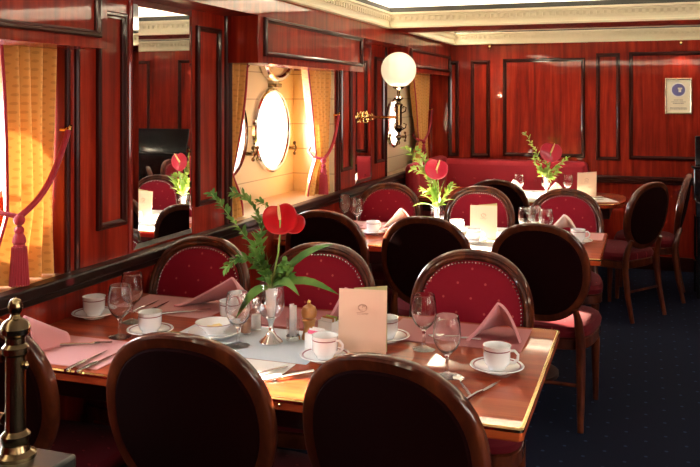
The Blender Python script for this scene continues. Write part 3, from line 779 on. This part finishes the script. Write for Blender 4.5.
napkin(-1.875, 2.17, -20, 'pink folded napkin beside the brass post', h=.10, w=.20)

# pale blue runner
def runner(pts, z, mat, label, name='table_runner'):
    n = len(pts); v = [(x, y, z) for x, y in pts] + [(x, y, z+.0015) for x, y in pts]
    o = MB().add(v, [tuple(range(n))[::-1], tuple(range(n, 2*n))] + [(i, (i+1) % n, n+(i+1) % n, n+i) for i in range(n)]).build(name, mat, smooth=False)
    return tag(o, label, 'runner')
runner([(-1.50, 2.33), (-.96, 2.33), (-.96, 2.66), (-1.50, 2.66)], TT-.0005, M['runner'], 'pale blue runner under the vase in the middle of the nearest table')
RZ = .0015
# butter bowl on a plate, spare cup
x, y, z = at(214, 336)
t = thing('side_plate', 'white side plate with maroon rim under the butter bowl', 'plate', (x, y, z+RZ))
MB().lathe([(.001, .004), (.045, .004), (.048, 0), (.052, 0), (.056, .005), (.084, .013), (.086, .015), (.084, .017), (.05, .009), (.001, .008)], n=48, cap=False).build('dish', M['china'], t)
MB().lathe([(.0755, .0145), (.078, .0153), (.080, .0160)], n=48, cap=False).build('rim_band', M['chinaband'], t)
t = thing('bowl', 'small white bowl holding butter portions', 'bowl', (x, y+.005, z+RZ+.009))
MB().lathe([(.001, .004), (.026, .003), (.028, 0), (.032, .0), (.034, .006), (.052, .022), (.064, .034), (.066, .036), (.063, .037), (.050, .027), (.032, .011), (.001, .008)], n=48, cap=False).build('dish', M['china'], t)
MB().lathe([(.0645, .0353), (.0665, .0362), (.0655, .0375)], n=48, cap=False).build('rim_band', M['chinaband'], t)
for k, (dx, dy, a) in enumerate(((-.012, -.006, .3), (.014, .0, -.4), (.0, .018, .9))):
    tag(MB().box(-.014, .014, -.011, .011, 0, .012).build('butter_portion', M['butter'], bevel=.002), 'pale yellow butter portion heaped in the small white bowl', 'butter', 'butter portions', (x+dx, y+.005+dy, z+RZ+.0095+.010+(.0 if k < 2 else .0)), a)
x, y, z = at(226, 322)
place(cup0, 'white cup standing behind the butter bowl left of the vase', (x, y+.035, z+RZ), R(105), CG + ', cups')

# salt and pepper shakers
def make_shaker(fill):
    t = thing('shaker', 'x', 'shaker')
    g = [(.001, .0), (.016, .0), (.0175, .004), (.0165, .03), (.014, .055), (.0115, .062)]
    MB().lathe(g, n=20).build('glass_body', M['pane'], t)
    MB().lathe([(.001, .004), (.015, .004), (.0135, .040), (.001, .042)], n=16).build('contents', fill, t)
    MB().lathe([(.0125, .060), (.014, .062), (.014, .074), (.010, .084), (.001, .087)], n=20).build('cap', M['chrome'], t)
    return t
for (px, py), f, lb in (((246, 334), M['pepper'], 'glass pepper shaker with chrome cap left of the flower vase'), ((256, 330), M['salt'], 'glass salt shaker with chrome cap nearest the flower vase')):
    s_ = make_shaker(f); s_.scale = (1.15, 1.15, 1.28); x, y, z = at(px, py); s_.location = (x, y, z+RZ); s_['label'] = lb; s_['group'] = 'salt and pepper shakers'
# sachet holder
x, y, z = at(293, 341)
t = thing('sugar_holder', 'clear glass holder filled with white sugar sachets right of the vase', 'holder', (x, y, z+RZ)); t.scale = (1.1, 1.1, 1.35)
MB().lathe([(.001, .0), (.018, .0), (.019, .004), (.020, .055), (.0185, .055), (.0175, .006), (.001, .005)], n=20, cap=False).build('glass_body', M['pane'], t)
MB().lathe([(.0202, .001), (.0215, .002), (.0215, .012), (.0202, .013)], n=20, cap=False).build('foot_ring', M['silver'], t)
for k in range(5):
    a = k*72
    MB().obox((.007*math.cos(R(a)), .007*math.sin(R(a)), .046+.003*(k % 3)), (math.cos(R(a+90))*.007, math.sin(R(a+90))*.007, 0), (math.cos(R(a))*.0018, math.sin(R(a))*.0018, 0), (0, 0, .036)).build('sachet', M['paper'], t)
# pepper mill
x, y, z = at(308, 340)
t = thing('pepper_mill', 'small turned wooden pepper mill with a round knob', 'pepper mill', (x, y+.01, z+RZ)); t.scale = (1.15, 1.15, 1.15)
MB().lathe([(.001, 0), (.021, 0), (.022, .006), (.018, .016), (.015, .034), (.018, .048), (.022, .056), (.018, .060)], n=24).build('body', M['mill'], t)
MB().lathe([(.015, .060), (.021, .064), (.0235, .078), (.018, .092), (.008, .098), (.005, .101)], n=24).build('crown', M['mill'], t)
MB().sphere((0, 0, .105), .0065, 10).build('knob', M['brass'], t)
# sachet boxes
def sachet_box(px, py, rz, lb, w, hgt, mix):
    x, y, z = at(px, py)
    t = thing('sachet_box', lb, 'box', (x, y, z+RZ), R(rz), 'china sachet boxes')
    m = MB().box(-w, w, -.022, .022, 0, .004).box(-w, -w+.003, -.022, .022, 0, hgt).box(w-.003, w, -.022, .022, 0, hgt).box(-w, w, -.022, -.019, 0, hgt).box(-w, w, .019, .022, 0, hgt)
    m.build('box_body', M['china'], t, smooth=False)
    for k, c in enumerate(mix):
        MB().obox((0, -.014+k*.0085, hgt*.62+.004*(k % 2)), (w-.006, 0, 0), (0, .0012, 0), (0, .002, hgt*.52)).build('sachet', M[c], t)
sachet_box(316, 353, -14, 'white china box of sachets with a rose coloured one, by the menu', .028, .062, ('rosepaper', 'paper', 'paper', 'paper'))
sachet_box(329, 338, -20, 'white china box of sachets half behind the menu card', .03, .058, ('paper', 'mill', 'paper', 'leafpale'))

# menu cards
def menu(px0, py0, px1, py1, h, label, sc=1.0):
    a = Vector(at(px0, py0)); b = Vector(at(px1, py1)); w = (b-a).length; ang = math.atan2(b.y-a.y, b.x-a.x)
    t = thing('menu_card', label, 'menu', tuple(a), ang, 'standing menu cards')
    MB().obox((w/2, .010, h/2), (w/2, 0, 0), (0, .0008, 0), (0, .010, h/2)).build('cover', M['card'], t, smooth=False)
    MB().add([(w*.30, .030, h*.5), (w*.30, .030, h+.001), (w*.99, .032, h+.012), (w*.99, .030, 0), (w*.5, .03, 0)], [(0, 1, 2, 3, 4)]).build('back_leaf', simple('olive_card', (.50, .48, .22), .7), t, smooth=False, solid=.0015) if sc > .9 else \
        MB().add([(w*.30, .030, h*.5), (w*.30, .030, h+.001), (w*.99, .032, h+.012), (w*.99, .030, 0), (w*.5, .03, 0)], [(0, 1, 2, 3, 4)]).build('back_leaf', M['card'], t, smooth=False, solid=.0015)
    cr = MB(); cx, cz = w*.5, h*.70; q = w/.16
    def C(u, v): return (cx+u*q, .020*(cz+v*q)/h-.0022, cz+v*q)
    for r0, s0, e0, ox, oz in ((.015, -30, 210, 0, .002), (.010, 20, 300, -.003, .003), (.007, -60, 200, .006, .004), (.012, 180, 330, .0, .0)):
        cr.tube([C(ox+r0*math.cos(R(s0+(e0-s0)*k/14)), oz+r0*.8*math.sin(R(s0+(e0-s0)*k/14))) for k in range(15)], .0006*q, 4)
    cr.tube([C(-.02, -.014), C(-.006, -.0135), C(.008, -.0145), C(.02, -.014)], .0006*q, 4)
    for k in range(9): cr.tube([C(-.018+k*.0043, -.019), C(-.0155+k*.0043, -.0175)], .0005*q, 4)
    cr.build('crest', M['crest'], t)
    return t
menu(338, 352, 386, 355, .196, 'pinkish cream menu card with a crest standing on the nearest table')
menu(470, 239.5, 497, 240.5, .192, 'cream menu card standing on the middle table')

# ------------------------------------------------------------------ vases and flowers
def vase(px, py, label, sc=1.0, silver=True):
    x, y, z = at(px, py)
    t = thing('flower_vase', label, 'vase', (x, y, z+RZ), 0, 'flower vases')
    S = sc
    MB().lathe([(r*S, h*S) for r, h in ((.001, 0), (.038, 0), (.039, .004), (.034, .010), (.018, .024), (.010, .040), (.008, .060), (.012, .074), (.016, .082))], n=32).build('foot', M['silver'], t)
    MB().lathe([(r*S, h*S) for r, h in ((.012, .075), (.030, .088), (.043, .110), (.046, .135), (.042, .165), (.038, .192), (.037, .194), (.0365, .192), (.0405, .165), (.0445, .135), (.0415, .111), (.029, .090), (.001, .080))], n=40, cap=False).build('glass_bowl', M['pane'], t)
    MB().lathe([(r*S, h*S) for r, h in ((.001, .082), (.011, .084), (.016, .12), (.018, .17), (.016, .178), (.001, .178))], n=20).build('inner_tube', simple('frosted_tube', (.80, .74, .70), .25, coat=.4) if 'ft' not in M else M['ft'], t)
    return t, (x, y, z+RZ)
def spathe_mb(size, depth=.25, lobes=True):
    def fn(u, v):
        a = u*2*math.pi; r = 1 - .27*math.exp(-((a if a < math.pi else 2*math.pi-a)/.42)**2) + .12*math.cos(a-math.pi)*(1 if math.cos(a-math.pi) > 0 else 0)
        r *= v
        x = r*math.sin(a)*.95; y = r*math.cos(a)*.85
        return (x*size, -depth*size*(r*r)*.45 + .05*size*math.sin(3*a)*v*v, y*size)
    return MB().grid(fn, 48, 8)
def anthurium(base, head, size, label, mat='spathe', rot=(0, 0, 0), spdir=(0, -.25, 1), second=None):
    t = thing('anthurium', label, 'flower', base, 0, 'anthurium flowers')
    b = Vector((0, 0, 0)); h = Vector(head)-Vector(base)
    mid = b.lerp(h, .5) + Vector((.01, 0, 0))
    MB().tube([b, b.lerp(mid, .5)+Vector((.0, 0, .0)), mid, mid.lerp(h, .5)+Vector((.002, .0, 0)), h], [.0036*size/.07]*5, 8).build('stem', M['stem'], t)
    mat4 = Matrix.Translation(h) @ Euler(rot).to_matrix().to_4x4()
    spathe_mb(size).xf(mat4).build('spathe', M[mat], t, solid=.0012)
    sd = Vector(spdir).normalized()
    p0 = h + Vector((0, -.004, -.01*size/.07)) ; L = size*.95
    MB().tube([p0, p0+sd*L*.3, p0+sd*L*.7, p0+sd*L], [size*.075, size*.085, size*.07, size*.03], 10).build('spadix', M['spadix'], t)
    if second:
        off, s2, r2 = second
        mat5 = Matrix.Translation(h+Vector(off)) @ Euler(r2).to_matrix().to_4x4()
        spathe_mb(s2).xf(mat5).build('side_spathe', M[mat], t, solid=.0012)
    return t
def blade(mb, p0, p1, w, droop=.0, n=8, twist=0):
    """a pointed leaf from p0 to p1"""
    p0, p1 = Vector(p0), Vector(p1); d = p1-p0; side = d.cross(Vector((0, 0, 1)))
    if side.length < 1e-5: side = Vector((1, 0, 0))
    side.normalize(); nrm = side.cross(d).normalized()
    side = (side*math.cos(twist) + nrm*math.sin(twist)).normalized()
    vs, fs = [], []
    for i in range(n+1):
        s_ = i/n; c = p0 + d*s_ + Vector((0, 0, 1))*droop*math.sin(s_*math.pi)
        ww = w*(math.sin(math.pi*min(1, s_*.9+.10))**.8)*(1-s_*.15) if i < n else .0002
        fold = Vector((0, 0, ww*.35))
        vs += [c - side*ww + fold, c, c + side*ww + fold]
    for i in range(n):
        a = i*3; fs += [(a, a+1, a+4, a+3), (a+1, a+2, a+5, a+4)]
    mb.add(vs, fs)
def spray(mb, sb, pts, leaf=.022, lw=.004, per=7, seed=1, r=.0012):
    rnd = random.Random(seed); pts = [Vector(p) for p in pts]
    # smooth curve through the points
    def C(s_):
        f = s_*(len(pts)-1); i = min(int(f), len(pts)-2); k = f-i
        p = [pts[max(i-1, 0)], pts[i], pts[i+1], pts[min(i+2, len(pts)-1)]]
        return .5*((2*p[1]) + (-p[0]+p[2])*k + (2*p[0]-5*p[1]+4*p[2]-p[3])*k*k + (-p[0]+3*p[1]-3*p[2]+p[3])*k**3)
    sb.tube([C(i/14) for i in range(15)], r, 5)
    n = per*(len(pts)-1)
    for i in range(n):
        s_ = .12 + .88*i/n; c = C(s_); d = (C(min(s_+.03, 1))-C(s_-.03)).normalized()
        for sg in (-1, 1):
            v = Vector((rnd.uniform(-1, 1), rnd.uniform(-1, 1), rnd.uniform(-.6, .9))); q = v - d*v.dot(d); q.normalize()
            L = leaf*rnd.uniform(.6, 1.25)*(1-.3*s_)
            blade(mb, c, c + (q*sg*.8 + d*.7).normalized()*L, lw*rnd.uniform(.8, 1.3), droop=.002, n=4, twist=rnd.uniform(-1, 1))
CR = Vector((math.cos(YAW), math.sin(YAW), 0)); CF = Vector((-math.sin(YAW), math.cos(YAW), 0))
def off(base, r_, u_, f_=0): return Vector(base) + CR*r_ + Vector((0, 0, u_)) + CF*f_

# nearest table arrangement
v1, b1 = vase(271, 343, 'silver footed glass vase on the nearest table holding the big anthurium')
neck = off(b1, 0, .178)
S1 = 2.745/F_PX   # metres per photo pixel at the vase
def p1(px, py, f_=0): return off(b1, (px-271)*S1, (343-py)*S1, f_)
anthurium(tuple(neck), tuple(p1(281, 216, -.03)),   .060, 'large glossy red anthurium in the vase on the nearest table', rot=(R(8), R(-10), R(15)), spdir=(.05, -.35, 1), second=((.036, .020, -.014), .044, (R(4), R(38), R(20))))
t = thing('greenery', 'long green leaves and trailing sprigs in the nearest vase', 'foliage', tuple(neck), 0, 'greenery in the vases')
bl = MB(); N0 = Vector((0, 0, 0))
def L1(px, py, f_=0): return p1(px, py, f_) - neck
for (a, b, w, f1) in (((272, 288), (333, 244), .0, -.02), ((275, 272), (339, 291), 0, -.06), ((275, 272), (301, 290), 0, -.09), ((268, 270), (239, 313), 0, -.08), ((270, 284), (292, 262), 0, -.04), ((268, 288), (252, 262), 0, .02), ((272, 285), (285, 272), 0, -.05)):
    blade(bl, N0 if w == 0 else L1(*a), L1(*b, f1), .015, droop=.03, twist=.9 if b[0] < 271 else -.9)
blade(bl, N0, L1(266, 252), .012, .01); blade(bl, N0, L1(262, 278, -.05), .013, .02)
bl.build('long_leaves', M['leaf'], t)
fb, sb = MB(), MB()
spray(fb, sb, [N0, L1(262, 262), L1(245, 240, .03), L1(222, 212, .05), L1(208, 196, .06)], .038, .0055, 8, 3)
spray(fb, sb, [N0, L1(262, 250), L1(258, 222, .03), L1(244, 200, .05), L1(230, 196, .05)], .038, .005, 8, 4)
spray(fb, sb, [N0, L1(258, 268), L1(240, 258, -.02), L1(226, 268, -.04)], .036, .006, 8, 5)
spray(fb, sb, [N0, L1(260, 240), L1(268, 215, .06), L1(256, 205, .08)], .032, .005, 7, 6)
spray(fb, sb, [N0, L1(265, 272), L1(256, 255, -.02), L1(258, 235, -.02)], .036, .008, 9, 8)
spray(fb, sb, [N0, L1(276, 280), L1(290, 275, -.03), L1(284, 262, -.03)], .034, .008, 8, 9)
fb.build('small_leaves', M['leaf'], t); sb.build('sprig_stems', M['stem'], t)
sm = MB()
for k in range(5): sm.tube([(.006*math.cos(k*1.3), .006*math.sin(k*1.3), -.001), (.012*math.cos(k*1.3), .012*math.sin(k*1.3), .045)], .003, 6)
sm.build('stem_bundle', M['stem'], t)

def table_flowers(px, py, Zd, head, hs, leafs, sprays, labels, pot, sc=.9):
    v, b = vase(px, py, pot, sc)
    nk = off(b, 0, .178*sc); S = Zd/F_PX
    P = lambda x, y, f_=0: off(b, (x-px)*S, (py-y)*S, f_)
    anthurium(tuple(nk), tuple(P(*head, -.03)), hs, labels[0], 'spathepink', rot=(R(4), R(10), R(15)), spdir=(.35, -.3, .8))
    t = thing('greenery', labels[1], 'foliage', tuple(nk), 0, 'greenery in the vases')
    m1, m2, s2 = MB(), MB(), MB()
    for (x, y, w) in leafs: blade(m1, (0, 0, 0), P(x, y, random.uniform(-.06, .02))-nk, w, .02)
    for k, pts in enumerate(sprays): spray(m2, s2, [Vector((0, 0, 0))] + [P(*q)-nk for q in pts], .05, .008, 8, 20+k+int(px))
    m1.build('long_leaves', M['leafpale'], t); m2.build('small_leaves', M['leafpale'], t); s2.build('sprig_stems', M['stem'], t)
table_flowers(437, 236, 4.88, (436, 168), .070, [(412, 206, .016), (420, 196, .015), (452, 190, .014), (455, 200, .015), (445, 180, .013), (428, 188, .014), (460, 186, .012), (432, 204, .016)],
    [[(432, 185), (422, 168), (406, 148)], [(428, 178), (424, 160), (417, 150)], [(436, 190), (428, 175), (412, 170)], [(446, 195), (452, 185)], [(434, 195), (422, 190)]],
    ('rose red anthurium in the vase on the middle table', 'yellow green sprigs in the vase on the middle table'), 'glass vase with silver foot on the middle table')
table_flowers(546, 196, 6.84, (550, 151), .092, [(560, 176, .014), (566, 160, .014), (545, 168, .014), (538, 172, .012)],
    [[(542, 168), (535, 150), (525, 133)], [(546, 175), (556, 168), (568, 158)], [(540, 172), (533, 158)], [(548, 172), (545, 160)], [(550, 178), (558, 172)]],
    ('rose red anthurium in the vase on the far table', 'tall yellow green sprigs in the vase on the far table'), 'small glass vase on the far table', .85)

# ------------------------------------------------------------------ middle table setting
runner([(-1.30, 4.352), (-.58, 4.352), (-.58, 5.19), (-1.30, 5.19)], TT-.0005, M['linen'], 'white runner across the middle table')
G = 'tableware on the middle table'
gls(345, 222, 'stemmed glass at the left end of the middle table, left one of the pair', 'wine glasses on the middle table')
gls(357, 226, 'stemmed glass at the left end of the middle table, right one of the pair', 'wine glasses on the middle table')
gls(525, 238, 'stemmed glass left of three above the right dark chair back, middle table', 'wine glasses on the middle table')
gls(535, 236, 'stemmed glass in the middle of three above the right dark chair back', 'wine glasses on the middle table')
gls(546, 240, 'stemmed glass right of three above the right dark chair back', 'wine glasses on the middle table')
cupset(373, 234, 'white cup', 'between glasses and napkin on the middle table', G, 60)
cupset(457, 233, 'white cup', 'below the rose anthurium on the middle table', G, 60, RZ)
cupset(474, 243, 'white cup', 'under the menu card on the middle table', G, 0, RZ)
cupset(578, 243, 'white cup', 'at the right end of the middle table', G, 0)
napkin(-1.42, 4.96, 5, 'white folded napkin near the cup at the left end of the middle table', 'linen')
napkin(-.45, 5.02, 5, 'white folded napkin at the right end of the middle table', 'linen')
placemat(-1.70, 4.58, 0, M['pinkmat'], 'pink placemat at the left front of the middle table', .34, .25)
placemat(-.40, 5.03, 0, M['pinkmat'], 'pink placemat under the white napkin at the right of the middle table', .34, .25)
placemat(-1.66, 5.02, 0, M['pinkmat'], 'pink placemat at the left back of the middle table', .38, .25)
# far table setting
runner([(-1.25, 6.575), (-.55, 6.575), (-.55, 7.385), (-1.25, 7.385)], TT-.0005, M['linen'], 'white runner across the far table')
gls(519, 196, 'stemmed glass at the left of the far table', 'wine glasses on the far table')
gls(568, 196, 'stemmed glass beside the card on the far table', 'wine glasses on the far table')
menu(577, 196, 596, 197, .19, 'small cream menu card standing on the far table by the panelled wall', .8)
napkin(-1.03, 7.0, 0, 'white folded napkin left of the vase on the far table', 'linen')
napkin(-.68, 6.90, 10, 'white folded napkin right of the vase on the far table', 'linen')
placemat(-.37, 6.90, -68, M['linen'], 'white placemat laid at the rounded end of the far table', .40, .22)
put(kn0, -.30, 6.98, -60, 'silver knife on the white placemat at the rounded table end', 'cutlery on the far table')
put(fk0, -.40, 6.80, -60, 'silver fork on the white placemat at the rounded table end', 'cutlery on the far table')
cupset(0, 0, 'white cup', 'left of the napkins on the far table', 'tableware on the far table', 0, RZ, (-1.12, 6.85))
